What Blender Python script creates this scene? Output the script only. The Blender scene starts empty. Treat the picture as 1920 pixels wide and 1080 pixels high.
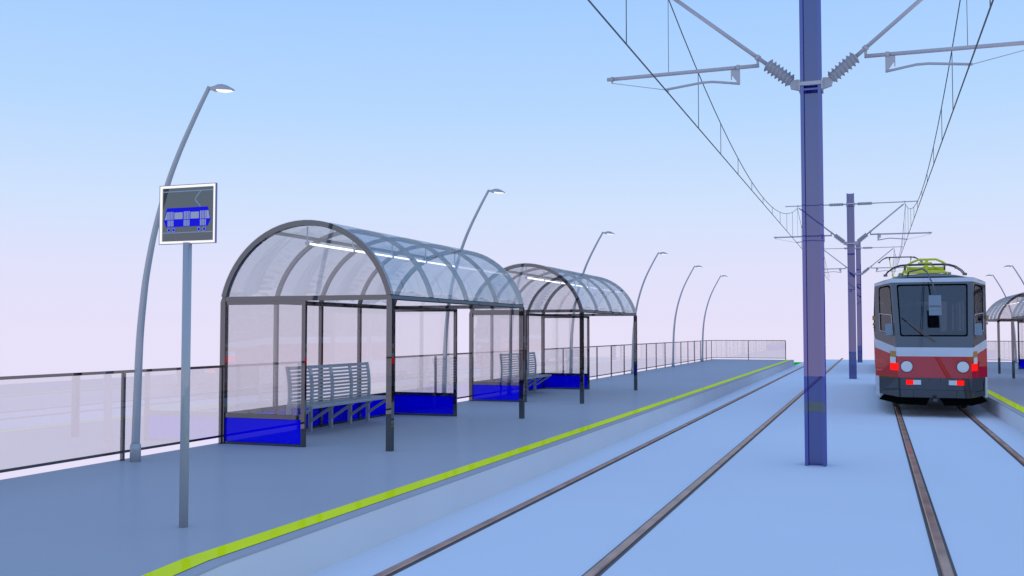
import bpy, math, random
from mathutils import Vector, Matrix
random.seed(4)
S = bpy.context.scene
C = S.collection
PI = math.pi

# ------------------------------------------------------------------ camera
cam_d = bpy.data.cameras.new("camera")
cam = bpy.data.objects.new("camera", cam_d)
C.objects.link(cam)
S.camera = cam
cam_d.lens = 35.0
cam_d.sensor_width = 36.0
cam_d.clip_start = 0.05
cam_d.clip_end = 2000
cam.location = (0, 0, 2.0)
cam.rotation_euler = (PI / 2 + math.atan(82 / 1867.0), 0, math.atan(677.3 / 1868.8))

# ------------------------------------------------------------------ sky
W = bpy.data.worlds.new("World")
S.world = W
W.use_nodes = True
nt = W.node_tree
bg = nt.nodes["Background"]
tc = nt.nodes.new("ShaderNodeTexCoord")
sep = nt.nodes.new("ShaderNodeSeparateXYZ")
ramp = nt.nodes.new("ShaderNodeValToRGB")
nt.links.new(tc.outputs["Generated"], sep.inputs[0])
nt.links.new(sep.outputs["Z"], ramp.inputs[0])
nt.links.new(ramp.outputs[0], bg.inputs["Color"])
SKY_K = 1.3
bg.inputs["Strength"].default_value = SKY_K
stops = [(0.0, (.807, .755, .956)), (.065, (.75, .76, .97)), (.125, (.635, .765, .99)),
         (.216, (.474, .690, 1.0)), (.316, (.376, .615, 1.0)), (.6, (.335, .565, 1.04)), (1.0, (.315, .525, 1.05))]
cr = ramp.color_ramp
cr.elements[0].position = stops[0][0]
cr.elements[1].position = stops[-1][0]
for p, c in stops[1:-1]:
    cr.elements.new(p)
for e, (p, c) in zip(cr.elements, stops):
    e.position = p
    e.color = tuple(v / SKY_K for v in c) + (1,)
S.view_settings.view_transform = 'Standard'
S.view_settings.look = 'None'
S.view_settings.exposure = 0
S.view_settings.gamma = 1
S.cycles.transparent_max_bounces = 48
S.cycles.max_bounces = 10
S.cycles.glossy_bounces = 5


# ------------------------------------------------------------------ materials
def mat(name, col, gloss=0.0, rough=0.0, var=0.0, vscale=3.0, gcol=(1, 1, 1), facing=0.0):
    m = bpy.data.materials.new(name)
    m.use_nodes = True
    n = m.node_tree
    n.nodes.clear()
    out = n.nodes.new("ShaderNodeOutputMaterial")
    d = n.nodes.new("ShaderNodeBsdfDiffuse")
    d.inputs["Color"].default_value = (*col, 1)
    if var > 0:
        t = n.nodes.new("ShaderNodeTexCoord")
        no = n.nodes.new("ShaderNodeTexNoise")
        no.inputs["Scale"].default_value = vscale
        no.inputs["Detail"].default_value = 6
        r = n.nodes.new("ShaderNodeValToRGB")
        r.color_ramp.elements[0].position = .3
        r.color_ramp.elements[1].position = .7
        r.color_ramp.elements[0].color = tuple(max(0, c * (1 - var)) for c in col) + (1,)
        r.color_ramp.elements[1].color = tuple(c * (1 + var) for c in col) + (1,)
        n.links.new(t.outputs["Object"], no.inputs["Vector"])
        n.links.new(no.outputs["Fac"], r.inputs[0])
        n.links.new(r.outputs[0], d.inputs["Color"])
    if gloss > 0:
        g = n.nodes.new("ShaderNodeBsdfGlossy")
        g.inputs["Roughness"].default_value = rough
        g.inputs["Color"].default_value = (*gcol, 1)
        x = n.nodes.new("ShaderNodeMixShader")
        x.inputs[0].default_value = gloss
        if facing > 0:
            lw = n.nodes.new("ShaderNodeLayerWeight")
            lw.inputs["Blend"].default_value = .25
            mr = n.nodes.new("ShaderNodeMapRange")
            mr.inputs["To Min"].default_value = gloss
            mr.inputs["To Max"].default_value = facing
            n.links.new(lw.outputs["Facing"], mr.inputs["Value"])
            n.links.new(mr.outputs[0], x.inputs[0])
        n.links.new(d.outputs[0], x.inputs[1])
        n.links.new(g.outputs[0], x.inputs[2])
        n.links.new(x.outputs[0], out.inputs[0])
    else:
        n.links.new(d.outputs[0], out.inputs[0])
    return m


def glass(name, tint, gloss, body=None, bodyfac=0.0):
    m = bpy.data.materials.new(name)
    m.use_nodes = True
    n = m.node_tree
    n.nodes.clear()
    out = n.nodes.new("ShaderNodeOutputMaterial")
    t = n.nodes.new("ShaderNodeBsdfTransparent")
    t.inputs["Color"].default_value = (*tint, 1)
    g = n.nodes.new("ShaderNodeBsdfGlossy")
    g.inputs["Roughness"].default_value = 0.0
    x = n.nodes.new("ShaderNodeMixShader")
    x.inputs[0].default_value = gloss
    base = t.outputs[0]
    if body:
        d = n.nodes.new("ShaderNodeBsdfDiffuse")
        d.inputs["Color"].default_value = (*body, 1)
        y = n.nodes.new("ShaderNodeMixShader")
        y.inputs[0].default_value = bodyfac
        n.links.new(t.outputs[0], y.inputs[1])
        n.links.new(d.outputs[0], y.inputs[2])
        base = y.outputs[0]
    n.links.new(base, x.inputs[1])
    n.links.new(g.outputs[0], x.inputs[2])
    n.links.new(x.outputs[0], out.inputs[0])
    return m


def emit(name, col, s):
    m = bpy.data.materials.new(name)
    m.use_nodes = True
    n = m.node_tree
    n.nodes.clear()
    out = n.nodes.new("ShaderNodeOutputMaterial")
    e = n.nodes.new("ShaderNodeEmission")
    e.inputs["Color"].default_value = (*col, 1)
    e.inputs["Strength"].default_value = s
    n.links.new(e.outputs[0], out.inputs[0])
    return m


M = dict(
    ground=mat("pale_concrete", (.80, .79, .80), var=.015, vscale=.35),
    kerb=mat("kerb_concrete", (.76, .75, .74), var=.02, vscale=.8),
    deck=mat("grey_asphalt", (.455, .435, .445), gloss=.04, rough=.22, var=.02, vscale=.5),
    yellow=mat("yellow_paint", (.97, .97, .005), gloss=.045, rough=.0, var=.04, vscale=1.5),
    grass=mat("bright_grass", (.01, .62, .06), var=.15, vscale=8),
    railtop=mat("rail_steel", (.50, .255, .17), gloss=.15, rough=.08, var=.25, vscale=2),
    railfoot=mat("dark_rail_foot", (.12, .11, .10), gloss=.05, rough=.2),
    frame=mat("dark_glossy_frame", (.014, .013, .014), gloss=.16, rough=.0),
    pane=glass("clear_glass", (.957, .955, .957), .165),
    roofpane=glass("roof_glass", (.865, .895, .915), .25),
    bluepane=glass("blue_panel", (.02, .02, .4), .03, (0, 0, 1), .95),
    steel=mat("light_steel", (.40, .41, .42), gloss=.10, rough=.08, var=.02),
    poleblue=mat("blue_mast_paint", (.012, .010, .28), gloss=.165, rough=.0),
    galv=mat("galvanised", (.46, .44, .46), gloss=.08, rough=.2, var=.03),
    ceramic=mat("grey_insulator", (.40, .40, .42), gloss=.06, rough=.1),
    wire=mat("wire_metal", (.075, .09, .115), gloss=.1, rough=.2),
    lamp=emit("lamp_glow", (1, 1, .98), 1.1),
    tube=emit("tube_glow", (1, 1, 1), 2.6),
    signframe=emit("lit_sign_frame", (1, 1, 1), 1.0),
    signglass=glass("tinted_sign_glass", (.385, .395, .40), .02),
    signblue=emit("lit_sign_blue", (.012, .012, .78), .9),
    signgrey=mat("sign_pale_grey", (.56, .55, .60)),
    signline=mat("sign_line", (.36, .44, .48)),
    red=mat("tram_red", (.56, .02, .018), gloss=.085, rough=.0),
    white=mat("tram_white", (.62, .63, .66), gloss=.06, rough=.0),
    grey=mat("tram_grey", (.085, .083, .085), gloss=.09, rough=.0),
    roof=mat("tram_roof_grey", (.16, .165, .17), gloss=.08, rough=.1),
    bumper=mat("tram_bumper", (.042, .045, .05), gloss=.09, rough=.0),
    black=mat("matt_black", (.003, .003, .003)),
    rubber=mat("black_seal", (.01, .01, .012), gloss=.04, rough=.1),
    tglass=glass("tram_glass", (.44, .44, .46), .12),
    amber=mat("amber_lens", (.52, .26, .05), gloss=.05, rough=.1),
    lens=mat("white_lens", (.72, .74, .74), gloss=.06, rough=.05),
    redlit=emit("lit_red_lens", (1, .01, .01), 1.3),
    panto=mat("yellow_pantograph", (.74, .76, .03), gloss=.06, rough=.2),
    mirror=mat("mirror_glass", (.06, .09, .15), gloss=.2, rough=.0),  # blue base colour paints in part of the reflected sky
    seat=mat("tram_seat", (.03, .035, .05)),
    inside=mat("tram_interior", (.30, .30, .32)),
    wheel=mat("wheel_steel", (.14, .11, .11), gloss=.05, rough=.3),
)


# ------------------------------------------------------------------ mesh builder
class MB:
    def __init__(self):
        self.v, self.f, self.mi, self.sm, self.mats = [], [], [], [], []
        self.cur = 0

    def use(self, m):
        if m not in self.mats:
            self.mats.append(m)
        self.cur = self.mats.index(m)
        return self

    def face(self, idx, smooth=False):
        self.f.append(tuple(idx))
        self.mi.append(self.cur)
        self.sm.append(smooth)

    def poly(self, pts, smooth=False):
        b = len(self.v)
        self.v += [tuple(p) for p in pts]
        self.face(range(b, b + len(pts)), smooth)

    def box(self, x0, x1, y0, y1, z0, z1):
        b = len(self.v)
        self.v += [(x, y, z) for z in (z0, z1) for y in (y0, y1) for x in (x0, x1)]
        for q in ((0, 2, 3, 1), (4, 5, 7, 6), (0, 1, 5, 4), (2, 6, 7, 3), (0, 4, 6, 2), (1, 3, 7, 5)):
            self.face([b + i for i in q])
        return self

    def sweep(self, rings, closed_ring=True, smooth=True, caps=True):
        b = len(self.v)
        n = len(rings[0])
        for r in rings:
            self.v += [tuple(p) for p in r]
        for i in range(len(rings) - 1):
            for j in range(n if closed_ring else n - 1):
                k = (j + 1) % n
                self.face((b + i * n + j, b + i * n + k, b + (i + 1) * n + k, b + (i + 1) * n + j), smooth)
        if caps and closed_ring:
            self.face([b + j for j in range(n)][::-1])
            e = b + (len(rings) - 1) * n
            self.face([e + j for j in range(n)])
        return self

    def tube(self, pts, r, n=10, smooth=True):
        pts = [Vector(p) for p in pts]
        rs = r if isinstance(r, (list, tuple)) else [r] * len(pts)
        rings = []
        up = None
        for i, p in enumerate(pts):
            if i == 0:
                d = pts[1] - p
            elif i == len(pts) - 1:
                d = p - pts[i - 1]
            else:
                d = (pts[i + 1] - p).normalized() + (p - pts[i - 1]).normalized()
            d.normalize()
            if up is None:
                a = Vector((0, 0, 1)) if abs(d.z) < .9 else Vector((0, 1, 0))
                up = (a - d * a.dot(d)).normalized()
            else:
                up = (up - d * up.dot(d)).normalized()
            s = d.cross(up)
            rings.append([p + (up * math.cos(t) + s * math.sin(t)) * rs[i]
                          for t in [2 * PI * k / n for k in range(n)]])
        return self.sweep(rings, smooth=smooth)

    def bar(self, p, q, w, h):
        """rectangular bar from p to q; w across, h in the up-most direction"""
        p, q = Vector(p), Vector(q)
        d = (q - p).normalized()
        a = Vector((0, 0, 1)) if abs(d.z) < .95 else Vector((0, 1, 0))
        u = (a - d * a.dot(d)).normalized()
        s = d.cross(u)
        ring = lambda o: [o + s * w / 2 + u * h / 2, o - s * w / 2 + u * h / 2,
                          o - s * w / 2 - u * h / 2, o + s * w / 2 - u * h / 2]
        return self.sweep([ring(p), ring(q)], smooth=False)

    def prism(self, poly, axis, a, b):
        """poly of 2D points extruded along an axis ('x','y','z') from a to b"""
        def P(u, v, w):
            return {'x': (w, u, v), 'y': (u, w, v), 'z': (u, v, w)}[axis]
        r0 = [P(u, v, a) for u, v in poly]
        r1 = [P(u, v, b) for u, v in poly]
        return self.sweep([r0, r1], smooth=False)

    def build(self, name, m=None, parent=None, loc=None, bevel=0):
        me = bpy.data.meshes.new(name)
        me.from_pydata(self.v, [], self.f)
        if m is not None:
            me.materials.append(m)
        for x in self.mats:
            me.materials.append(x)
        off = 0
        me.polygons.foreach_set("material_index", [i + off for i in self.mi])
        me.polygons.foreach_set("use_smooth", self.sm)
        me.update()
        import bmesh
        bm = bmesh.new()
        bm.from_mesh(me)
        bmesh.ops.recalc_face_normals(bm, faces=bm.faces)
        if bevel:
            bmesh.ops.bevel(bm, geom=list(bm.edges), offset=bevel, segments=1, affect='EDGES')
        bm.to_mesh(me)
        bm.free()
        o = bpy.data.objects.new(name, me)
        C.objects.link(o)
        if parent:
            o.parent = parent
        if loc:
            o.location = loc
        return o


def thing(name, label, cat, loc=(0, 0, 0), rz=0, group=None):
    o = bpy.data.objects.new(name, None)
    C.objects.link(o)
    o.location = loc
    o.rotation_euler = (0, 0, rz)
    o.empty_display_size = .2
    return tag(o, label, cat, group)


def tag(o, label, cat, group=None):
    o["label"] = label
    o["category"] = cat
    if group:
        o["group"] = group
    return o


def kids(o):
    return [c for c in bpy.data.objects if c.parent == o]


def copy_tree(o, parent=None):
    ch = kids(o)
    c = o.copy()
    C.objects.link(c)
    if parent is not None:
        c.parent = parent
    for k in ch:
        copy_tree(k, c)
    return c


def dup(o, label, loc, rz=0):
    c = copy_tree(o)
    c.location = loc
    c.rotation_euler = (0, 0, rz)
    c["label"] = label
    return c


XC = -.835          # line of the masts between the tracks
PZ = .35            # platform height

# ------------------------------------------------------------------ setting
b = MB()
b.box(-4.39, 2.72, -15.5, 75.5, -.25, 0)
g = b.build("ground", M['ground'])
g["kind"] = "structure"


def platform(name):
    """platform slab with a ramp at its near end; local x from the track edge outwards (negative)"""
    mb = MB()
    prof = [(-.6, -.02), (6.05, PZ), (60.6, PZ), (60.6, -.25), (-.6, -.25)]
    # kerb along the track
    mb.use(M['kerb']).prism(prof, 'x', -.13, 0)
    mb.use(M['deck']).prism([(y, z + .004 if z > -.2 else z) for y, z in prof], 'x', -4.76, -.128)
    # thin coping of the deck colour on the kerb top
    mb.prism([(-.55, -.013), (6.05, PZ + .004), (60.598, PZ + .004), (60.598, PZ - .012), (6.05, PZ - .012), (-.55, -.03)],
             'x', -.1281, .004)
    o = mb.build(name)
    o["kind"] = "structure"
    st = MB()
    z = PZ + .009
    st.poly([(-.335, 6.05, z), (-.125, 6.05, z), (-.125, 60.59, z), (-.335, 60.59, z)])
    st.poly([(-.335, -.5, -.001), (-.125, -.5, -.001), (-.125, 6.05, z), (-.335, 6.05, z)])
    st.build("edge_stripe", M['yellow'], o)
    return o


pl = platform("platform")
pl.location = (-4.39, 0, 0)
# the platform on the right has its edge at +2.72: mirrored across the mast line
pr = pl.copy()
pr.data = pl.data.copy()
C.objects.link(pr)
for v in pr.data.vertices:
    v.co.x = -v.co.x
pr.data.flip_normals()
pr.location = (2.72, 0, 0)
ps = kids(pl)[0]
ps2 = ps.copy()
ps2.data = ps.data.copy()
for v in ps2.data.vertices:
    v.co.x = -v.co.x
ps2.data.flip_normals()
C.objects.link(ps2)
ps2.parent = pr

b = MB()
b.box(-9.1, -4.395, 60.62, 68.9, -.2, -.02)
g = b.build("grass", M['grass'])
g["kind"] = "stuff"
b = MB()
b.box(-4.38, 2.71, 1.7, 5.3, .001, .012)
g = b.build("crossing", M['yellow'])
g["kind"] = "structure"

# ------------------------------------------------------------------ rails
for cx, lab in ((-3.81, 'rusty rail of the left track, running close beside the left platform edge'),
                (-2.205, 'rusty rail of the left track on the side nearest the blue masts'),
                (.547, 'rusty rail of the right track leading to the left wheels of the red tram'),
                (2.140, 'rusty rail of the right track leading to the right wheels of the red tram')):
    t = thing("rail", lab, "rail", (cx, 0, 0), 0, "tram rails")
    mb = MB()
    mb.prism([(-.074, .001), (.074, .001), (.066, .007), (-.066, .007)], 'y', -15.3, 79)
    mb.build("rail_foot", M['railfoot'], t)
    mb = MB()
    mb.prism([(-.040, .006), (.040, .006), (.044, .016), (.034, .024), (-.034, .024), (-.044, .016)], 'y', -15.3, 79.5)
    mb.build("rail_head", M['railtop'], t)


# ------------------------------------------------------------------ fences
def fence(label, x0, y0, x1, y1, n, ends=(True, True)):
    L = math.hypot(x1 - x0, y1 - y0)
    t = thing("glass_fence", label, "fence", (x0, y0, PZ), math.atan2(y1 - y0, x1 - x0), "glass fences around the platforms")
    MB().box(0, L, -.018, .018, 1.12, 1.155).build("top_rail", M['frame'], t)
    MB().box(0, L, -.015, .015, .10, .13).build("bottom_rail", M['frame'], t)
    step = L / n
    for i in range(n + 1):
        if (i == 0 and not ends[0]) or (i == n and not ends[1]):
            continue
        x = i * step
        MB().box(x - .02, x + .02, -.0205, .0205, 0, 1.118).build("post", M['frame'], t)
    for i in range(n):
        MB().box(i * step + .022, (i + 1) * step - .022, -.004, .004, .132, 1.118).build("glass_pane", M['pane'], t)
    return t


FX = -9.05
fence("tinted glass fence with dark rails at the near left, ending at the big shelter", FX, 2.2, FX, 12.385, 5, (True, True))
fence("short glass fence with dark rails between the two left shelters", FX, 18.02, FX, 22.06, 2)
fence("long glass fence running from the second left shelter to the far corner", FX, 27.62, FX, 59.8, 16)
fence("two-bay glass fence across the far end of the left platform", FX + .03, 59.8, -4.79, 59.8, 2, (False, True))
RX = 2 * XC - FX
fence("glass fence across the far end of the right platform, behind the tram", 3.12, 59.8, RX - .03, 59.8, 2, (True, False))
fence("glass fence along the outer side of the right platform, at the photo's right edge", RX, 48.9, RX, 59.8, 5)


# ------------------------------------------------------------------ shelter
SL = 5.5      # length
SW = 2.74


def make_shelter(label):
    t = thing("tram_shelter", label, "shelter", (0, 0, 0), 0, "glass shelters with barrel roofs on the platforms")
    fr = M['frame']
    cx, cz, Ro = SW / 2, 1.81, 1.445
    a0 = math.asin((2.13 - cz) / Ro)
    ribs_y = [0, 1.365, 2.75, 4.135, SL]

    def arc(y0, y1, ri, ro, s, e, n=28):
        rings = []
        for i in range(n + 1):
            a = s + (e - s) * i / n
            c, d = math.cos(a), math.sin(a)
            rings.append([(cx + ri * c, y0, cz + ri * d), (cx + ro * c, y0, cz + ro * d),
                          (cx + ro * c, y1, cz + ro * d), (cx + ri * c, y1, cz + ri * d)])
        mb_ = MB()
        mb_.sweep(rings, smooth=False)
        return mb_
    # posts
    for y in (0, SL):
        MB().box(SW - .042, SW + .042, y - .042, y + .042, 0, 2.093).build("front_post", fr, t)
        MB().box(-.042, .042, y - .042, y + .042, 0, 2.093).build("back_post", fr, t)
    for y in ribs_y[1:-1]:
        MB().box(-.03, .03, y - .03, y + .03, 0, 2.093).build("back_post", fr, t)
    # eave beams
    MB().prism([(SW - .036, 2.095), (SW + .040, 2.095), (SW + .012, 2.168), (SW - .036, 2.168)], 'y', -.04, SL + .04).build("eave_beam", fr, t)
    MB().prism([(.036, 2.095), (-.040, 2.095), (-.012, 2.168), (.036, 2.168)], 'y', -.04, SL + .04).build("eave_beam", fr, t)
    for y in (0, SL):
        MB().box(.037, SW - .037, y - .035, y + .035, 2.096, 2.166).build("tie_beam", fr, t)
    # arches
    for i, y in enumerate(ribs_y):
        w = .04 if i in (0, 4) else .03
        ri = Ro - (.075 if i in (0, 4) else .06)
        s = math.asin((2.17 - cz) / Ro)
        arc(y - w, y + w, ri, Ro, s, PI - s).build("arch_rib", fr, t)
    # purlins and roof glass
    for a in (PI / 2 - .42, PI / 2 + .42):
        c, d = math.cos(a), math.sin(a)
        for i in range(4):
            p = (cx + (Ro - .028) * c, ribs_y[i] + .04, cz + (Ro - .028) * d)
            q = (cx + (Ro - .028) * c, ribs_y[i + 1] - .04, cz + (Ro - .028) * d)
            MB().bar(p, q, .045 if a > PI / 2 else .018, .05 if a > PI / 2 else .03).build("purlin", fr, t)
    s = math.asin((2.17 - cz) / Ro)
    for i in range(4):
        mb_ = arc(ribs_y[i] + (.002 if i else -.04), ribs_y[i + 1] - (.002 if i < 3 else -.04), Ro + .002, Ro + .008, s, PI - s, 40)
        mb_.sm = [True] * len(mb_.sm)
        o = mb_.build("roof_pane", M['roofpane'], t)
        me = o.data
        for e in me.polygons:   # keep rims crisp
            e.use_smooth = len(e.vertices) == 4 and abs(e.normal.y) < .5
    # gable glass under the end arches
    for y in (0, SL):
        rg_ = Ro - .077
        sa = math.asin((2.168 - cz) / rg_)
        pts = [(cx + rg_ * math.cos(sa + (PI - 2 * sa) * k / 32), cz + rg_ * math.sin(sa + (PI - 2 * sa) * k / 32)) for k in range(33)]
        MB().prism(pts, 'y', y - .005, y + .005).build("gable_pane", M['pane'], t)
    # back wall
    for i in range(4):
        y0, y1 = ribs_y[i] + (.043 if i == 0 else .031), ribs_y[i + 1] - (.043 if i == 3 else .031)
        MB().box(-.022, .022, y0, y1, .392, .455).build("mid_rail", fr, t)
        MB().box(-.022, .022, y0, y1, 0, .04).build("bottom_rail", fr, t)
        MB().box(-.005, .005, y0, y1, .457, 2.094).build("glass_pane", M['pane'], t)
        MB().box(-.006, .006, y0, y1, .041, .391).build("blue_panel", M['bluepane'], t)
    # side wings
    for y in (0, SL):
        MB().box(1.335, 1.395, y - .025, y + .025, 0, 2.094).build("wing_post", fr, t)
        MB().box(.043, 1.334, y - .022, y + .022, 2.045, 2.094).build("top_rail", fr, t)
        MB().box(.043, 1.334, y - .022, y + .022, .392, .455).build("mid_rail", fr, t)
        MB().box(.043, 1.334, y - .022, y + .022, 0, .04).build("bottom_rail", fr, t)
        MB().box(.043, 1.334, y - .005, y + .005, .457, 2.043).build("glass_pane", M['pane'], t)
        MB().box(.043, 1.334, y - .006, y + .006, .041, .391).build("blue_panel", M['bluepane'], t)
    return t


def make_strip(label):
    t = thing("strip_light", label, "strip light", (0, 0, 0), 0, "lit tube lights under the shelter roofs")
    ys = [.05, 1.40, 2.75, 4.10, 5.45]
    for y in ys:
        MB().tube([(0, y, -.005), (0, y, .245)], .011, 8).build("hanger", M['steel'], t)
        MB().tube([(0, y - .018, 0), (0, y + .018, 0)], .032, 12).build("end_cap", M['steel'], t)
    for i in range(4):
        MB().tube([(0, ys[i] + .02, 0), (0, ys[i + 1] - .02, 0)], .0145, 10).build("tube", M['tube'], t)
    return t


def make_bench(label):
    # local origin under the middle of the backrest; +x towards the track, y along the platform
    t = thing("bench", label, "bench", (0, 0, 0), 0, "slatted metal benches in the shelters")
    ys = [-1.33, -.665, 0, .665, 1.33]

    def bx(z):
        u = (z - .48) / .62
        return .015 - .045 * max(0, u) ** 2 + .016 * math.sin(PI * max(0, u))
    for y in ys:
        MB().box(-.03, .03, y - .025, y + .025, 0, .46).build("leg", M['steel'], t)
        MB().bar((.015, y, .17), (.43, y, .435), .035, .045).build("brace", M['steel'], t)
        mb_ = MB()
        rings = []
        for i in range(9):
            z = .47 + i * (.62 / 8)
            x = bx(z)
            rings.append([(x + .016, y - .037, z), (x + .016, y + .037, z), (x - .012, y + .037, z), (x - .012, y - .037, z)])
        mb_.sweep(rings, smooth=False).build("back_frame", M['steel'], t)
    mb_ = MB()
    for i in range(8):
        x0 = -.02 + i * .062
        mb_.box(x0, x0 + .052, -1.37, 1.37, .452, .478)
    mb_.box(-.02, .47, -1.36, 1.36, .436, .4515)
    mb_.build("seat", M['steel'], t)
    mb_ = MB()
    for i in range(10):
        z = .500 + i * .0595
        x = bx(z)
        mb_.box(x - .010, x + .010, -1.355, 1.355, z, z + (.034 if i < 9 else .052))
    mb_.build("backrest", M['steel'], t)
    return t


sx, sy1, sy2 = -9.04, 12.43, 22.09
sh = make_shelter("large glass shelter nearest the camera, with bench, behind the tram stop sign")
sh.location = (sx, sy1, PZ)
dup(sh, "second glass shelter on the left platform, just beyond the big one", (sx, sy2, PZ))
dup(sh, "farther glass shelter on the right platform, its roof beside the tram", (2 * XC - sx, 48.8, PZ), PI)
dup(sh, "nearer glass shelter on the right platform, cut off by the photo's right edge", (2 * XC - sx, 39.1, PZ), PI)
stl = make_strip("row of lit tubes hanging under the roof of the nearest left shelter")
lx = sx + SW / 2
stl.location = (lx, sy1, 3.275)
dup(stl, "row of lit tubes hanging under the roof of the second left shelter", (lx, sy2, 3.275))
dup(stl, "row of lit tubes under the farther right shelter roof beside the tram", (2 * XC - lx, 43.3, 3.275))
dup(stl, "row of lit tubes under the nearer right shelter roof at the photo's edge", (2 * XC - lx, 33.6, 3.275))
bn = make_bench("grey slatted metal bench inside the nearest left shelter")
bn.location = (-8.79, 15.11, PZ)
dup(bn, "grey slatted metal bench inside the second left shelter", (-8.79, 24.77, PZ))


# ------------------------------------------------------------------ lamps
def make_lamp(label):
    t = thing("street_lamp", label, "street lamp", (0, 0, 0), 0, "curved street lamps along the platforms")
    MB().tube([(0, 0, 0), (0, 0, .205), (0, 0, .235)], [.068, .068, .055], 18).build("base_sleeve", M['steel'], t)
    key = [(0, .2), (.016, .85), (.040, 1.55), (.085, 2.05), (.137, 2.42), (.248, 2.93), (.425, 3.49), (.610, 3.92), (.85, 4.374), (1.05, 4.72)]
    pts = []
    P = [key[0]] + key + [(1.24, 5.05)]
    for i in range(1, len(P) - 2):
        for k in range(6):
            u = k / 6
            q = [.5 * ((2 * P[i][a]) + (-P[i - 1][a] + P[i + 1][a]) * u + (2 * P[i - 1][a] - 5 * P[i][a] + 4 * P[i + 1][a] - P[i + 2][a]) * u * u
                       + (-P[i - 1][a] + 3 * P[i][a] - 3 * P[i + 1][a] + P[i + 2][a]) * u ** 3) for a in (0, 1)]
            pts.append((q[0], 0, q[1]))
    pts.append((1.05, 0, 4.72))
    rs = [.052 - .027 * i / (len(pts) - 1) for i in range(len(pts))]
    MB().tube(pts, rs, 14).build("pole", M['steel'], t)
    # hooded leaf-shaped head on a narrow neck
    prof = [(0, .018, .022, .022), (.04, .020, .020, .026), (.09, .045, .030, .045), (.14, .062, .050, .036), (.20, .072, .058, .036),
            (.26, .070, .050, .030), (.31, .056, .034, .020), (.35, .034, .018, .012), (.375, .012, .008, .006)]
    rings = []
    for x, w, hu, hl in prof:
        z = 4.70 - .055 * (x / .375) ** 1.5
        rings.append([(1.045 + x, math.cos(a) * w, z + (math.sin(a) * hu if math.sin(a) > 0 else math.sin(a) * hl))
                      for a in [2 * PI * k / 16 for k in range(16)]])
    MB().sweep(rings, smooth=True).build("lamp_head", M['steel'], t)
    rings = []
    for x, w, hu, hl in prof[3:8]:
        z = 4.70 - .055 * (x / .375) ** 1.5
        w *= .82
        rings.append([(1.045 + x, -w, z - hl * .5), (1.045 + x, w, z - hl * .5), (1.045 + x, w * .8, z - hl - .004), (1.045 + x, -w * .8, z - hl - .004)])
    MB().sweep(rings, smooth=False).build("lens", M['lamp'], t)
    return t


lamp_x = -8.83
lm = make_lamp("tall curved street lamp nearest the camera, behind the stop sign")
lm.location = (lamp_x, 10.33, PZ)
for y, lab in ((20.0, "curved street lamp rising behind the nearest shelter's roof"),
               (29.7, "curved street lamp rising behind the second left shelter's roof"),
               (38.15, "curved street lamp standing just right of the second left shelter"),
               (46.5, "second farthest curved street lamp on the left platform"),
               (55.0, "farthest curved street lamp on the left platform, near the fence corner")):
    dup(lm, lab, (lamp_x, y, PZ))
for y, lab in ((51.25, "nearer curved lamp on the right platform, cut by the photo's right edge"),
               (59.3, "farther curved lamp on the right platform, rising behind the shelter roof beside the tram")):
    dup(lm, lab, (2 * XC - lamp_x, y, PZ), PI)

# ------------------------------------------------------------------ stop sign
t = thing("stop_sign", "square tram stop sign with a blue tram pictogram on a steel pole", "sign", (-5.497, 7.03, PZ))
MB().tube([(0, 0, 0), (0, 0, 2.41)], .037, 20).build("pole", M['steel'], t)
SQ, Z0, Z1 = .285, 2.405, 2.905
MB().box(-SQ + .02, SQ - .02, -.004, .004, Z0 + .018, Z1 - .018).build("board", M['signglass'], t)
mb = MB()
for a in ((-SQ, SQ, Z0, Z0 + .02), (-SQ, SQ, Z1 - .02, Z1), (-SQ, -SQ + .02, Z0 + .02, Z1 - .02), (SQ - .02, SQ, Z0 + .02, Z1 - .02)):
    mb.box(a[0], a[1], -.010, .006, a[2], a[3])
mb.build("frame", M['signframe'], t)
mb = MB()
for a in ((-SQ - .005, SQ + .005, Z0 - .005, Z0 - .0005), (-SQ - .005, SQ + .005, Z1 + .0005, Z1 + .005),
          (-SQ - .005, -SQ - .0005, Z0, Z1), (SQ + .0005, SQ + .005, Z0, Z1)):
    mb.box(a[0], a[1], -.012, .010, a[2], a[3])
mb.build("frame_edge", M['poleblue'], t)


def uv(u, v):
    return (-SQ + .02 + u * (2 * SQ - .04), Z0 + .02 + v * (Z1 - Z0 - .04))


def plate(poly, y0, y1, mb_):
    mb_.prism([uv(*p) for p in poly], 'y', y0, y1)


def rect(u0, u1, v0, v1):
    return [(u0, v0), (u1, v0), (u1, v1), (u0, v1)]


pic = MB()
plate([(.083, .27), (.892, .27), (.945, .395), (.89, .624), (.10, .624), (.04, .395)], -.008, -.0045, pic)
for c in (.14, .235, .725, .828):
    plate([(c + .036 * math.cos(a), .212 + .040 * math.sin(a)) for a in [2 * PI * k / 20 for k in range(20)]], -.007, -.0045, pic)
po = pic.build("tram_pictogram", M['signblue'], t)
win = MB()
plate([(.102, .553), (.112, .553), (.112, .405), (.056, .405)], -.0095, -.0082, win)
plate([(.868, .553), (.908, .553), (.935, .405), (.868, .405)], -.0095, -.0082, win)
plate(rect(.248, .41, .412, .538), -.0095, -.0082, win)
plate(rect(.563, .725, .412, .538), -.0095, -.0082, win)
for d0 in (.118, .432, .748):
    for k in range(4):
        for v0, v1 in ((.28, .392), (.405, .553)):
            plate(rect(d0 + k * .031, d0 + k * .0305 + .021, v0, v1), -.0095, -.0082, win)
win.build("windows_and_doors", M['signgrey'], po)
rg = MB()
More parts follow.
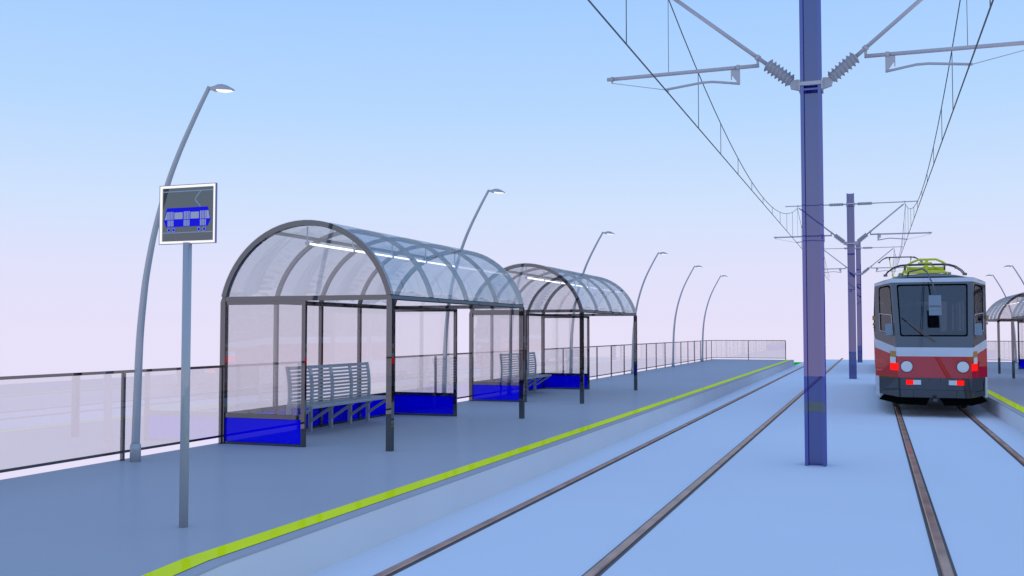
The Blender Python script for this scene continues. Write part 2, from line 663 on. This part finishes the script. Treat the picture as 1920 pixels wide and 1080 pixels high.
for c in (.14, .235, .725, .828):
    for k in range(20):
        a, a2 = 2 * PI * k / 20, 2 * PI * (k + 1) / 20
        plate([(c + r_ * math.cos(x), .212 + r_ * 1.1 * math.sin(x)) for r_, x in ((.034, a), (.034, a2), (.025, a2), (.025, a))], -.0088, -.0072, rg)
rg.build("wheel_rims", M['signgrey'], po)
ln = MB()
plate(rect(.013, .98, .922, .942), -.007, -.0045, ln)
plate(rect(.013, .98, .150, .170), -.0068, -.0045, ln)
for p, q in (((.76, .93), (.64, .773)), ((.64, .773), (.752, .633))):
    p3, q3 = uv(*p), uv(*q)
    ln.bar((p3[0], -.006, p3[1]), (q3[0], -.006, q3[1]), .003, .010)
ln.build("wire_and_rail_lines", M['signline'], t)


# ------------------------------------------------------------------ masts
def insulator(mb_, p, q, r, sheds):
    p, q = Vector(p), Vector(q)
    pts, rs = [p], [r * .45]
    for i in range(sheds):
        for u, k in ((.10, .66), (.38, .76), (.55, 1.0), (.60, .98), (.85, .68)):
            pts.append(p.lerp(q, (i + u) / sheds))
            rs.append(r * k)
    pts.append(q)
    rs.append(r * .45)
    mb_.tube(pts, rs, 14, smooth=False)


def make_mast(label):
    t = thing("catenary_mast", label, "mast", (0, 0, 0), 0, "blue overhead line masts between the tracks")
    H = 7.91
    w, d, ft, wt = .153, .15, .05, .02
    prof = [(-w, -d), (-w + ft, -d), (-w + ft, -wt), (w - ft, -wt), (w - ft, -d), (w, -d),
            (w, d), (w - ft, d), (w - ft, wt), (-w + ft, wt), (-w + ft, d), (-w, d)]
    col_ = MB().prism(prof, 'z', 0, H).build("column", M['poleblue'], t)
    for z in (5.66, 7.36):
        for ya, yb in ((-d + .012, -wt - .001), (wt + .001, d - .012)):
            MB().box(-w + ft + .001, w - ft - .001, ya, yb, z, z + .03).build("stiffener", M['poleblue'], t)
    for z in (5.76, 7.46):
        cl = MB()
        for y in (-d - .012, d + .012):
            cl.box(-w - .02, w + .02, y - .011, y + .011, z - .028, z + .028)
        for s in (-1, 1):
            cl.box(*sorted((s * (w + .001), s * (w + .02))), -d - .03, d + .03, z - .10, z + .055)
        cl.build("clamp", M['galv'], t)
    for s in (-1, 1):
        a = MB()
        # upper arm: lug, insulator, tube, end
        a.tube([(s * .17, 0, 7.46), (s * .30, 0, 7.46)], .028, 8)
        a.tube([(s * .86, 0, 7.462), (s * 2.70, 0, 7.47)], .022, 10)
        a.tube([(s * 2.155, 0, 7.44), (s * 2.165, 0, 7.46), (s * 2.18, 0, 7.50)], .034, 8)
        a.tube([(s * 2.17, 0, 7.47), (s * 2.17, 0, 7.36)], .013, 6)
        a.build("upper_arm", M['galv'], t)
        i1 = MB()
        insulator(i1, (s * .29, 0, 7.46), (s * .87, 0, 7.46), .075, 9)
        i1.build("insulator", M['ceramic'], t)
        # diagonal
        p0, p1 = Vector((s * .19, 0, 5.76)), Vector((s * 2.12, 0, 7.37))
        dg = MB()
        at = lambda u: tuple(p0.lerp(p1, u))
        dg.prism([(s * .172, 5.69), (s * .30, 5.73), (s * .33, 5.86), (s * .172, 5.86)], 'y', -.035, .035)
        dg.tube([at(.02), at(.07)], .035, 8)
        dg.tube([at(.235), at(1)], .031, 12)
        dg.tube([at(.300), at(.322)], .046, 12)
        dg.build("diagonal_arm", M['galv'], t)
        i2 = MB()
        insulator(i2, at(.05), at(.24), .112, 7)
        i2.build("insulator", M['ceramic'], t)
        # horizontal bracket
        hb = MB()
        hx = p0.lerp(p1, .312)
        hb.tube([(hx.x, 0, hx.z - .02), (hx.x, 0, 6.135)], .020, 8)
        hb.tube([(hx.x - s * .02, 0, 6.137), (s * 3.20, 0, 6.125)], .031, 12)
        hb.tube([(s * 1.07, 0, 6.135), (s * 1.12, 0, 6.135)], .044, 12)
        hb.tube([(s * 3.10, 0, 6.125), (s * 3.14, 0, 6.125)], .042, 12)
        hb.prism([(s * 1.065, 6.10), (s * 1.065, 5.87), (s * 1.085, 5.87), (s * 1.19, 6.02), (s * 1.19, 5.95), (s * 1.205, 5.95), (s * 1.205, 6.10)], 'y', -.012, .012)
        hb.tube([(s * 3.12, 0, 6.09), (s * 3.12, 0, 6.055)], .012, 6)
        hb.build("horizontal_arm", M['galv'], t)
        ra = MB()
        ra.tube([(s * 1.07, 0, 5.878), (s * 1.36, 0, 5.925), (s * 1.50, 0, 5.945), (s * 1.66, 0, 5.945), (s * 2.20, 0, 5.885), (s * 2.25, 0, 5.88)], .020, 10)
        ra.tube([(s * 2.20, 0, 5.875), (s * 2.20, 0, 5.825)], .012, 6)
        ra.tube([(s * 2.25, 0, 5.88), (s * 3.12, 0, 6.06)], .0055, 6)
        ra.build("steady_arm", M['galv'], t)
        hw = MB()
        hw.tube([(s * 2.19, 0, 7.36), (s * 2.19, 0, 6.15)], .005, 6)
        hw.build("support_wire", M['wire'], t)
    return t


MY = [-13.4, 15.72, 44.85, 68.7]
ms = make_mast("nearest blue steel mast with two cantilever arms, rising out of the frame")
ms.location = (XC, MY[1], 0)
dup(ms, "second blue steel mast with cantilever arms, left of the tram", (XC, MY[2], 0))
dup(ms, "farthest blue steel mast, seen just right of the second one", (XC, MY[3], 0))
dup(ms, "blue steel mast behind the viewer, mirrored in the paint of the nearest one", (XC, MY[0], 0))

# ------------------------------------------------------------------ overhead wires
for s, lab in ((-1, "overhead contact line with messenger wire and droppers above the left track"),
               (1, "overhead contact line with messenger wire and droppers above the tram's track")):
    X = XC + s * 2.19
    t = thing("overhead_line", lab, "overhead wire", (X, 0, 0), 0, "overhead lines above the tracks")
    cz = 5.815
    MB().tube([(0, MY[0], cz), (0, MY[1], cz), (0, MY[2], cz), (0, MY[3], cz), (0, 78.5, cz)], .011, 6).build("contact_wire", M['wire'], t)
    pts = []
    for a, c in zip(MY[:-1], MY[1:]):
        for i in range(24):
            y = a + (c - a) * i / 24
            u = (i / 24 - .5) * 2
            pts.append((0, y, 5.99 + (7.37 - 5.99) * u * u))
    half = 14.5
    for i in range(0, 17):
        y = MY[3] + 9.8 * i / 16
        u = (y - MY[3]) / half - 1
        pts.append((0, y, 5.99 + 1.38 * u * u))
    MB().tube(pts, .0095, 6).build("messenger_wire", M['wire'], t)
    for a, c in zip(MY[:-1], MY[1:]):
        for i in range(1, 10):
            y = a + (c - a) * i / 10
            u = (i / 10 - .5) * 2
            z = 5.99 + 1.38 * u * u
            if y > 2:
                MB().tube([(0, y, cz), (0, y, z)], .0072, 6).build("dropper", M['wire'], t)
    for y in (71.6, 74.5, 77.4):
        u = (y - MY[3]) / half - 1
        MB().tube([(0, y, cz), (0, y, 5.99 + 1.38 * u * u)], .0072, 6).build("dropper", M['wire'], t)

# ------------------------------------------------------------------ tram
TL = 15.2


def V(*a):
    return Vector(a)


# (z at crease, z at corner, crease half width, crease y)
LV = [(.45, .45, .775, .14), (.915, .885, .80, .02), (1.42, 1.60, .812, .0), (1.63, 1.82, .835, .05),
      (3.20, 3.16, .912, .62), (3.30, 3.235, .93, .66)]
CW, CY = 1.295, 1.80


def lv(i):
    return LV[i]


def bil(q, u, v):
    a = q[0].lerp(q[1], u)
    b_ = q[3].lerp(q[2], u)
    return a.lerp(b_, v)


def nrm(q):
    return (q[1] - q[0]).cross(q[3] - q[0]).normalized()


def face_quads(i, j):
    """quads (bl, br, tr, tl seen from outside) of each body face between levels i and j"""
    zi, ki, hi, yi = LV[i]
    zj, kj, hj, yj = LV[j]
    R = {}
    R['rear'] = [V(-hi, yi, zi), V(hi, yi, zi), V(hj, yj, zj), V(-hj, yj, zj)]
    R['rl'] = [V(-CW, CY, ki), V(-hi, yi, zi), V(-hj, yj, zj), V(-CW, CY, kj)]
    R['rr'] = [V(hi, yi, zi), V(CW, CY, ki), V(CW, CY, kj), V(hj, yj, zj)]
    R['left'] = [V(-CW, TL - CY, ki), V(-CW, CY, ki), V(-CW, CY, kj), V(-CW, TL - CY, kj)]
    R['right'] = [V(CW, CY, ki), V(CW, TL - CY, ki), V(CW, TL - CY, kj), V(CW, CY, kj)]
    R['front'] = [V(hi, TL - yi, zi), V(-hi, TL - yi, zi), V(-hj, TL - yj, zj), V(hj, TL - yj, zj)]
    R['fr'] = [V(CW, TL - CY, ki), V(hi, TL - yi, zi), V(hj, TL - yj, zj), V(CW, TL - CY, kj)]
    R['fl'] = [V(-hi, TL - yi, zi), V(-CW, TL - CY, ki), V(-CW, TL - CY, kj), V(-hj, TL - yj, zj)]
    return R


def rrect(u0, u1, v0, v1, ru, rv, n=5):
    pts = []
    for cx_, cy_, a0 in ((u1 - ru, v0 + rv, -90), (u1 - ru, v1 - rv, 0), (u0 + ru, v1 - rv, 90), (u0 + ru, v0 + rv, 180)):
        for k in range(n + 1):
            a = math.radians(a0 + 90 * k / n)
            pts.append((cx_ + ru * math.cos(a), cy_ + rv * math.sin(a)))
    return pts


def ring_with_hole(mb_, q, box, hole, off=0.0):
    """fill q[box] minus hole polygon"""
    u0, u1, v0, v1 = box
    cu = sum(p[0] for p in hole) / len(hole)
    cv = sum(p[1] for p in hole) / len(hole)
    outer = []
    for p in hole:
        du, dv = p[0] - cu, p[1] - cv
        ks = []
        if du > 1e-9: ks.append((u1 - cu) / du)
        if du < -1e-9: ks.append((u0 - cu) / du)
        if dv > 1e-9: ks.append((v1 - cv) / dv)
        if dv < -1e-9: ks.append((v0 - cv) / dv)
        k = min(ks)
        outer.append([cu + du * k, cv + dv * k])
    for c in ((u0, v0), (u1, v0), (u1, v1), (u0, v1)):
        i = min(range(len(outer)), key=lambda i_: (outer[i_][0] - c[0]) ** 2 + (outer[i_][1] - c[1]) ** 2)
        outer[i] = list(c)
    n = nrm(q) * off
    N = len(hole)
    for i in range(N):
        j = (i + 1) % N
        mb_.poly([bil(q, *hole[i]) + n, bil(q, *outer[i]) + n, bil(q, *outer[j]) + n, bil(q, *hole[j]) + n])


def slab(mb_, q, poly, o0, o1):
    n = nrm(q)
    mb_.sweep([[bil(q, *p) + n * o0 for p in poly], [bil(q, *p) + n * o1 for p in poly]], smooth=False)


def make_tram(label, raised):
    t = thing("tram", label, "tram", (0, 0, 0), 0, "red and white trams on the right track")
    sh_ = MB()
    band = face_quads(3, 4)
    mats = {1: M['red'], 2: M['white'], 4: M['white']}
    for lev in (1, 2, 4):
        sh_.use(mats[lev])
        for q in face_quads(lev, lev + 1).values():
            sh_.poly(q)
    # skirt: sides white, ends set back behind the bumper
    sh_.use(M['white'])
    for s in (-1, 1):
        sh_.poly([(s * CW, CY, .39), (s * CW, TL - CY, .39), (s * CW, TL - CY, .885), (s * CW, CY, .885)])
        for yy, y2 in ((CY, CY - .33), (TL - CY, TL - CY + .33)):
            sh_.poly([(s * CW, yy, .39), (s * (CW - .092), y2, .39), (s * (CW - .092), y2, .888), (s * CW, yy, .885)])
    # grey window band with openings
    sh_.use(M['grey'])
    holes = {}
    holes['rear'] = [((0, 1, 0, 1), rrect(.065, .935, .165, .965, .03, .03))]
    holes['front'] = holes['rear']
    holes['rl'] = [((0, 1, 0, 1), rrect(.26, .93, .175, .965, .10, .07))]
    holes['rr'] = [((0, 1, 0, 1), rrect(.07, .74, .175, .965, .10, .07))]
    holes['fr'] = holes['rl']
    holes['fl'] = holes['rr']
    side = []
    nb = 8
    for i in range(nb):
        side.append(((i / nb, (i + 1) / nb, 0, 1), rrect(i / nb + .012, (i + 1) / nb - .012, .14, .88, .012, .06)))
    holes['left'] = side
    holes['right'] = side
    for k, q in band.items():
        for box, hole in holes[k]:
            ring_with_hole(sh_, q, box, hole)
    # roof
    sh_.use(M['roof'])
    st = [(.67, .925, 3.298, 3.335), (1.2, 1.12, 3.262, 3.42), (CY, CW, 3.235, 3.475), (2.8, CW, 3.235, 3.50),
          (TL - 2.8, CW, 3.235, 3.50), (TL - CY, CW, 3.235, 3.475), (TL - 1.2, 1.12, 3.262, 3.42), (TL - .67, .925, 3.298, 3.335)]
    rows = []
    for y, hw_, ze, za in st:
        rows.append([(hw_ * (k / 6 - 1), y, ze + (za - ze) * (1 - (k / 6 - 1) ** 2)) for k in range(13)])
    sh_.sweep(rows, closed_ring=False, smooth=True, caps=False)
    body = sh_.build("body", None, t)
    # floor, ceiling and ends of the saloon
    fl = MB()
    fl.poly([(-.78, .12, .87), (-1.28, CY, .87), (-1.28, TL - CY, .87), (-.78, TL - .12, .87), (.78, TL - .12, .87), (1.28, TL - CY, .87), (1.28, CY, .87), (.78, .12, .87)])
    fl.box(-1.2, 1.2, 1.9, TL - 1.9, .55, .86)
    fl.build("floor", M['inside'], t)
    ce = MB()
    ce.box(-1.2, 1.2, 2.0, TL - 2.0, 3.19, 3.205)
    ce.build("ceiling", M['inside'], t)
    # bumper wrapped round each end
    for end in (0, 1):
        bp = MB()
        fq = face_quads(0, 1)
        names = ('rear', 'rl', 'rr') if end == 0 else ('front', 'fr', 'fl')
        slab(bp, fq[names[0]], [(0, 0), (1, 0), (1, 1), (0, 1)], -.03, .012)
        slab(bp, fq[names[1]], [(.18, 0), (1, 0), (1, 1), (.18, 1)], -.03, .012)
        slab(bp, fq[names[2]], [(0, 0), (.82, 0), (.82, 1), (0, 1)], -.03, .012)
        bo = bp.build("bumper", M['bumper'], t)
        sm = MB()
        slab(sm, fq[names[0]], rect(.0, 1, .385, .40), .0125, .014)
        slab(sm, fq[names[0]], rect(.195, .201, 0, .385), .0125, .014)
        slab(sm, fq[names[0]], rect(.80, .806, 0, .385), .0125, .014)
        slab(sm, fq[names[0]], rect(.42, .425, .78, 1), .0125, .014)
        slab(sm, fq[names[0]], rect(.575, .58, .78, 1), .0125, .014)
        for k_ in (1, 2):
            slab(sm, fq[names[k_]], rect(.30, .80, .28, .30) if k_ == 1 else rect(.20, .70, .28, .30), .0125, .014)
            slab(sm, fq[names[k_]], rect(.27, .30, .28, .75) if k_ == 1 else rect(.70, .73, .28, .75), .0125, .014)
        sm.build("seam", M['rubber'], bo)
        # black plough in two halves with a notch between
        f = (lambda y: y) if end == 0 else (lambda y: TL - y)
        for s in (-1, 1):
            pw = MB()
            top = [(s * .10, f(.20), .45), (s * .775, f(.16), .45), (s * 1.10, f(1.25), .47)]
            bot = [(s * .20, f(-.12), .285), (s * .80, f(-.10), .30), (s * 1.23, f(1.15), .325)]
            back = [(s * .2, f(.0), .275), (s * .78, f(.02), .29), (s * 1.18, f(1.3), .315)]
            backt = [(s * .10, f(.30), .44), (s * .72, f(.26), .44), (s * 1.02, f(1.32), .46)]
            pw.sweep([[top[i], bot[i], back[i], backt[i]] for i in range(3)], smooth=False)
            pw.build("plough", M['black'], t)
        cp = MB()
        cp.bar((0, f(.35), .42), (0, f(.0), .40), .09, .07)
        cp.build("coupler", M['bumper'], t)
    # glazing with seals
    glz = {'rear': "windscreen", 'front': "windscreen", 'rl': "corner_window", 'rr': "corner_window", 'fr': "corner_window",
           'fl': "corner_window", 'left': "side_window", 'right': "side_window"}
    for k, q in band.items():
        for box, hole in holes[k]:
            g_ = MB()
            slab(g_, q, hole, -.012, -.004)
            wn = g_.build(glz[k], M['tglass'], t)
            cu = sum(p[0] for p in hole) / len(hole)
            cv = sum(p[1] for p in hole) / len(hole)
            L_ = (q[1] - q[0]).length
            e = .030
            sl = MB()
            N = len(hole)
            inn = [(p[0] - (e / L_ if p[0] > cu else -e / L_), p[1] - (.02 if p[1] > cv else -.02)) for p in hole]
            for i in range(N):
                j = (i + 1) % N
                slab(sl, q, [hole[i], hole[j], inn[j], inn[i]], -.003, .006)
            sl.build("seal", M['black'], wn)
    # opening sash frames with mirrors on the two rear corners
    for k, s in (('rl', -1), ('rr', 1)):
        q = band[k]
        u0, u1 = (.27, .92) if s < 0 else (.08, .73)
        sf = MB()
        e = .018
        for r_ in (rect(u0, u1, .485, .497), rect(u0, u1, .185, .197), rect(u0, u0 + e, .197, .485), rect(u1 - e, u1, .197, .485)):
            slab(sf, q, r_, .007, .017)
        sf.build("sash_frame", M['galv'], t)
    # mirrors on brackets
    for s in (-1, 1):
        mr = MB()
        mr.prism([(.36, 1.91), (.39, 1.91), (.45, 2.20), (.42, 2.20)], 'x', *sorted((s * .83, s * 1.065)))
        mo = mr.build("side_mirror", M['mirror'], t, bevel=.008)
        br = MB()
        br.tube([(s * .935, .46, 2.06), (s * .935, .47, 1.86), (s * .86, .36, 1.79), (s * .74, .12, 1.79), (s * .74, .10, 1.70)], .007, 6)
        br.build("bracket", M['bumper'], mo)
    # hanging rear view mirror on a bent arm
    mr = MB()
    mr.prism([(-.13, 2.38), (-.10, 2.38), (-.02, 2.86), (-.05, 2.86)], 'x', -.105, .165)
    mo = mr.build("hanging_mirror", M['mirror'], t, bevel=.01)
    br = MB()
    br.tube([(-.52, 1.1, 3.38), (-.50, .95, 3.47), (-.20, .75, 3.53), (-.10, .66, 3.45), (.0, .10, 3.12), (.04, -.03, 2.95)], [.02, .02, .02, .02, .018, .012], 8)
    br.tube([(.04, -.03, 2.96), (.04, -.045, 2.84)], .006, 6)
    br.build("mirror_arm", M['grey'], mo)
    # wiper
    wp = MB()
    rq = band['rear']
    n_ = nrm(rq)
    P = lambda u, v, o: bil(rq, u, v) + n_ * o
    wp.bar(P(.52, .085, .03), P(.295, .30, .035), .010, .012)
    wp.bar(P(.50, .085, .03), P(.28, .295, .035), .007, .008)
    wp.bar(P(.40, .155, .04), P(.10, .45, .03), .008, .018)
    wp.build("wiper", M['bumper'], t)
    # lights
    rq1 = face_quads(1, 2)['rear']
    for s in (-1, 1):
        hd = MB()
        yy = -.012
        n = 28
        cxh = s * .608
        hd.sweep([[(cxh + r_ * math.cos(2 * PI * k / n), yv, 1.178 + r_ * math.sin(2 * PI * k / n)) for k in range(n)]
                  for r_, yv in ((.128, .0), (.128, -.012), (.115, -.022))], smooth=False)
        ho = hd.build("headlight", M['lens'], t)
        rr_ = MB()
        for k in range(n):
            a, a2 = 2 * PI * k / n, 2 * PI * (k + 1) / n
            rr_.sweep([[(cxh + r_ * math.cos(x), yv, 1.178 + r_ * math.sin(x)) for r_, x in ((.129, a), (.129, a2), (.142, a2), (.142, a))]
                       for yv in (.008, -.008)], smooth=False)
        rr_.build("rim", M['rubber'], ho)
        # lower lamps on the bumper
        for nm, m_, xa, xb in (("tail_light", M['redlit'], .47, .625), ("reversing_light", M['lens'], .30, .467)):
            lo_ = MB()
            x0_, x1_ = sorted((s * xa, s * xb))
            lo_.box(x0_, x1_, -.012, .10, .755, .865)
            lo_.build(nm, m_, t)
        # vertical cluster just outboard of the crease
        for nm, m_, za, zb in (("turn_signal", M['amber'], 1.40, 1.54), ("marker_light", M['lens'], 1.255, 1.398), ("tail_light", M['redlit'], 1.085, 1.253)):
            cl = MB()
            xi, xo = .845, .965
            zoff = 0
            red = nm == "tail_light"
            yi = .02 + (xi - .81) / (CW - .81) * CY
            yo = .02 + (xo - .81) / (CW - .81) * CY
            if red:
                xi = .80
                yi = .02
            ring = lambda z_: [(s * xi, yi - .05, z_), (s * xo, yo - .05, z_), (s * xo, yo + .03, z_), (s * xi, yi + .03, z_)]
            cl.sweep([ring(za), ring(zb)], smooth=False)
            cl.build(nm, m_, t)
    # side repeaters on the left
    for za, zb, w_ in ((2.30, 2.41, .06), (2.18, 2.235, .045)):
        for s in (-1, 1):
            r_ = MB()
            x0_, x1_ = sorted((s * (CW + .001), s * (CW + w_)))
            r_.box(x0_, x1_, 1.9, 1.98, za, zb)
            r_.build("side_repeater", M['amber'], t)
    # doors on the platform side (right)
    dq = face_quads(1, 4)['right']
    for c_ in (.14, .5, .86):
        dr = MB()
        slab(dr, dq, rect(c_ - .05, c_ - .001, .0, .93), .001, .006)
        slab(dr, dq, rect(c_ + .001, c_ + .05, .0, .93), .001, .006)
        do = dr.build("door", M['grey'], t)
        dg_ = MB()
        slab(dg_, dq, rect(c_ - .042, c_ - .008, .25, .88), .0065, .009)
        slab(dg_, dq, rect(c_ + .008, c_ + .042, .25, .88), .0065, .009)
        dg_.build("door_glass", M['tglass'], do)
    # bogies and wheels
    for cy_ in (3.6, TL - 3.6):
        for dy in (-.95, .95):
            for s in (-1, 1):
                w_ = MB()
                w_.sweep([[(xv, cy_ + dy + .35 * r_ * math.cos(2 * PI * k / 28), .393 + .35 * r_ * math.sin(2 * PI * k / 28)) for k in range(28)]
                          for xv, r_ in ((s * .745, 1.06), (s * .765, 1.06), (s * .768, 1.0), (s * .865, 1.0))], smooth=False)
                w_.build("wheel", M['wheel'], t)
            a_ = MB()
            a_.tube([(-.744, cy_ + dy, .393), (.744, cy_ + dy, .393)], .07, 12)
            a_.build("axle", M['black'], t)
        bg_ = MB()
        bg_.box(-.62, .62, cy_ - .6, cy_ + .6, .30, .545)
        bg_.box(.90, 1.0, cy_ - 1.4, cy_ + 1.4, .34, .48)
        bg_.box(-1.0, -.90, cy_ - 1.4, cy_ + 1.4, .34, .48)
        bg_.build("bogie", M['black'], t)
    # seats and driver's partition
    for i in range(9):
        for s in (-1, 1):
            se = MB()
            y_ = 3.0 + i * 1.08
            x0_, x1_ = sorted((s * .55, s * 1.1))
            se.box(x0_, x1_, y_, y_ + .42, 1.25, 1.33)
            se.box(x0_, x1_, y_ + .42, y_ + .47, 1.27, 1.95)
            se.build("seat", M['seat'], t)
    pt = MB()
    pt.box(-1.24, -.35, 1.95, 1.99, .87, 1.75)
    pt.box(.45, 1.24, 1.95, 1.99, .87, 1.75)
    for x_ in (-.35, .43):
        pt.box(x_, x_ + .03, 1.95, 1.985, .87, 3.18)
    pt.box(-.1, .22, 1.3, 1.5, 1.9, 2.65)
    pt.build("partition", M['seat'], t)
    for x_ in (-.5, .5):
        hr = MB()
        hr.tube([(x_, 2.4, 2.95), (x_, TL - 2.4, 2.95)], .018, 8)
        hr.build("handrail", M['panto'], t)
    # roof equipment
    py = 4.25
    pn = MB()
    ins = MB()
    for x_ in (-.62, .08, .62):
        for dy in (-.35, .75):
            insulator(ins, (x_, py + dy, 3.46), (x_, py + dy, 3.60), .055, 3)
    io = ins.build("roof_insulators", M['ceramic'], t)
    pn.tube([(-.50, py - .3, 3.635), (.52, py - .3, 3.635)], .05, 12)
    pn.tube([(-.44, py - .12, 3.73), (.48, py - .12, 3.73)], .05, 12)
    pn.bar((-.66, py - .35, 3.605), (.66, py - .35, 3.605), .03, .02)
    pn.bar((-.66, py + .75, 3.605), (.66, py + .75, 3.605), .05, .04)
    pn.bar((-.55, py - .35, 3.61), (-.55, py + .75, 3.61), .05, .04)
    pn.bar((.55, py - .35, 3.61), (.55, py + .75, 3.61), .05, .04)
    horn = lambda z_, y_, m_: m_.tube([(-1.0, y_, z_ - .26), (-.93, y_, z_ - .17), (-.78, y_, z_ - .06), (-.62, y_, z_ - .008), (-.46, y_, z_ + .005), (0, y_, z_ + .01),
                                    (.46, y_, z_ + .005), (.62, y_, z_ - .008), (.78, y_, z_ - .06), (.93, y_, z_ - .17), (1.0, y_, z_ - .26)], .016, 8)
    hd = MB()
    if not raised:
        pn.tube([(-.50, py - .2, 3.79), (-.30, py - .2, 3.91), (-.14, py - .2, 3.975), (.30, py - .2, 3.975), (.44, py - .2, 3.91), (.58, py - .2, 3.81)], .030, 10)
        pn.tube([(-.14, py + .3, 3.90), (.22, py + .3, 3.90)], .035, 10)
        pn.tube([(.06, py - .2, 3.97), (.06, py - .25, 3.80), (.02, py - .28, 3.63)], [.04, .045, .05], 8)
        pn.tube([(-.10, py - .26, 3.66), (.02, py - .24, 3.80), (.06, py - .22, 3.92)], .028, 8)
        pn.tube([(.12, py - .26, 3.84), (.38, py - .2, 3.70)], .018, 8)
        pn.tube([(-.54, py - .35, 3.62), (-.46, py - .2, 3.80)], .03, 8)
        horn(3.83, py - .34, hd)
        horn(3.83, py + .06, hd)
        zt = 3.83
    else:
        zt = 5.80
        for s in (-1, 1):
            pn.tube([(s * .30, py + .4, 3.62), (s * .36, py - .75, 4.75)], .03, 8)
            pn.tube([(s * .36, py - .75, 4.75), (s * .52, py + .1, 5.74)], .02, 8)
        pn.tube([(-.36, py - .75, 4.75), (.36, py - .75, 4.75)], .03, 8)
        horn(5.79, py - .1, hd)
        horn(5.79, py + .3, hd)
    pno = pn.build("pantograph", M['panto'], t)
    for s in (-1, 1):
        hd.box(s * 1.0 - .05, s * 1.0 + .05, py - .40, py - .26, zt - .31, zt - .25)
        hd.tube([(s * .50, py - .34, zt), (s * .50, py - .30, zt - .17)], .026, 8)
        hd.tube([(s * .62, py - .34, zt), (s * .72, py - .30, zt - .05), (s * .78, py - .28, zt - .13)], .010, 6)
    hd.build("collector_head", M['bumper'], pno)
    bx_ = MB()
    bx_.box(-.6, .6, 6.5, 8.6, 3.45, 3.66)
    bx_.build("roof_box", M['roof'], t, bevel=.02)
    return t


tr = make_tram("red and white tram seen from its end, with lowered yellow pantograph", False)
tr.location = (1.342, 25.38, 0)
tr2 = make_tram("coupled red tram hidden behind the first, its raised pantograph showing above the roof", True)
tr2.location = (1.342, 50.0, 0)
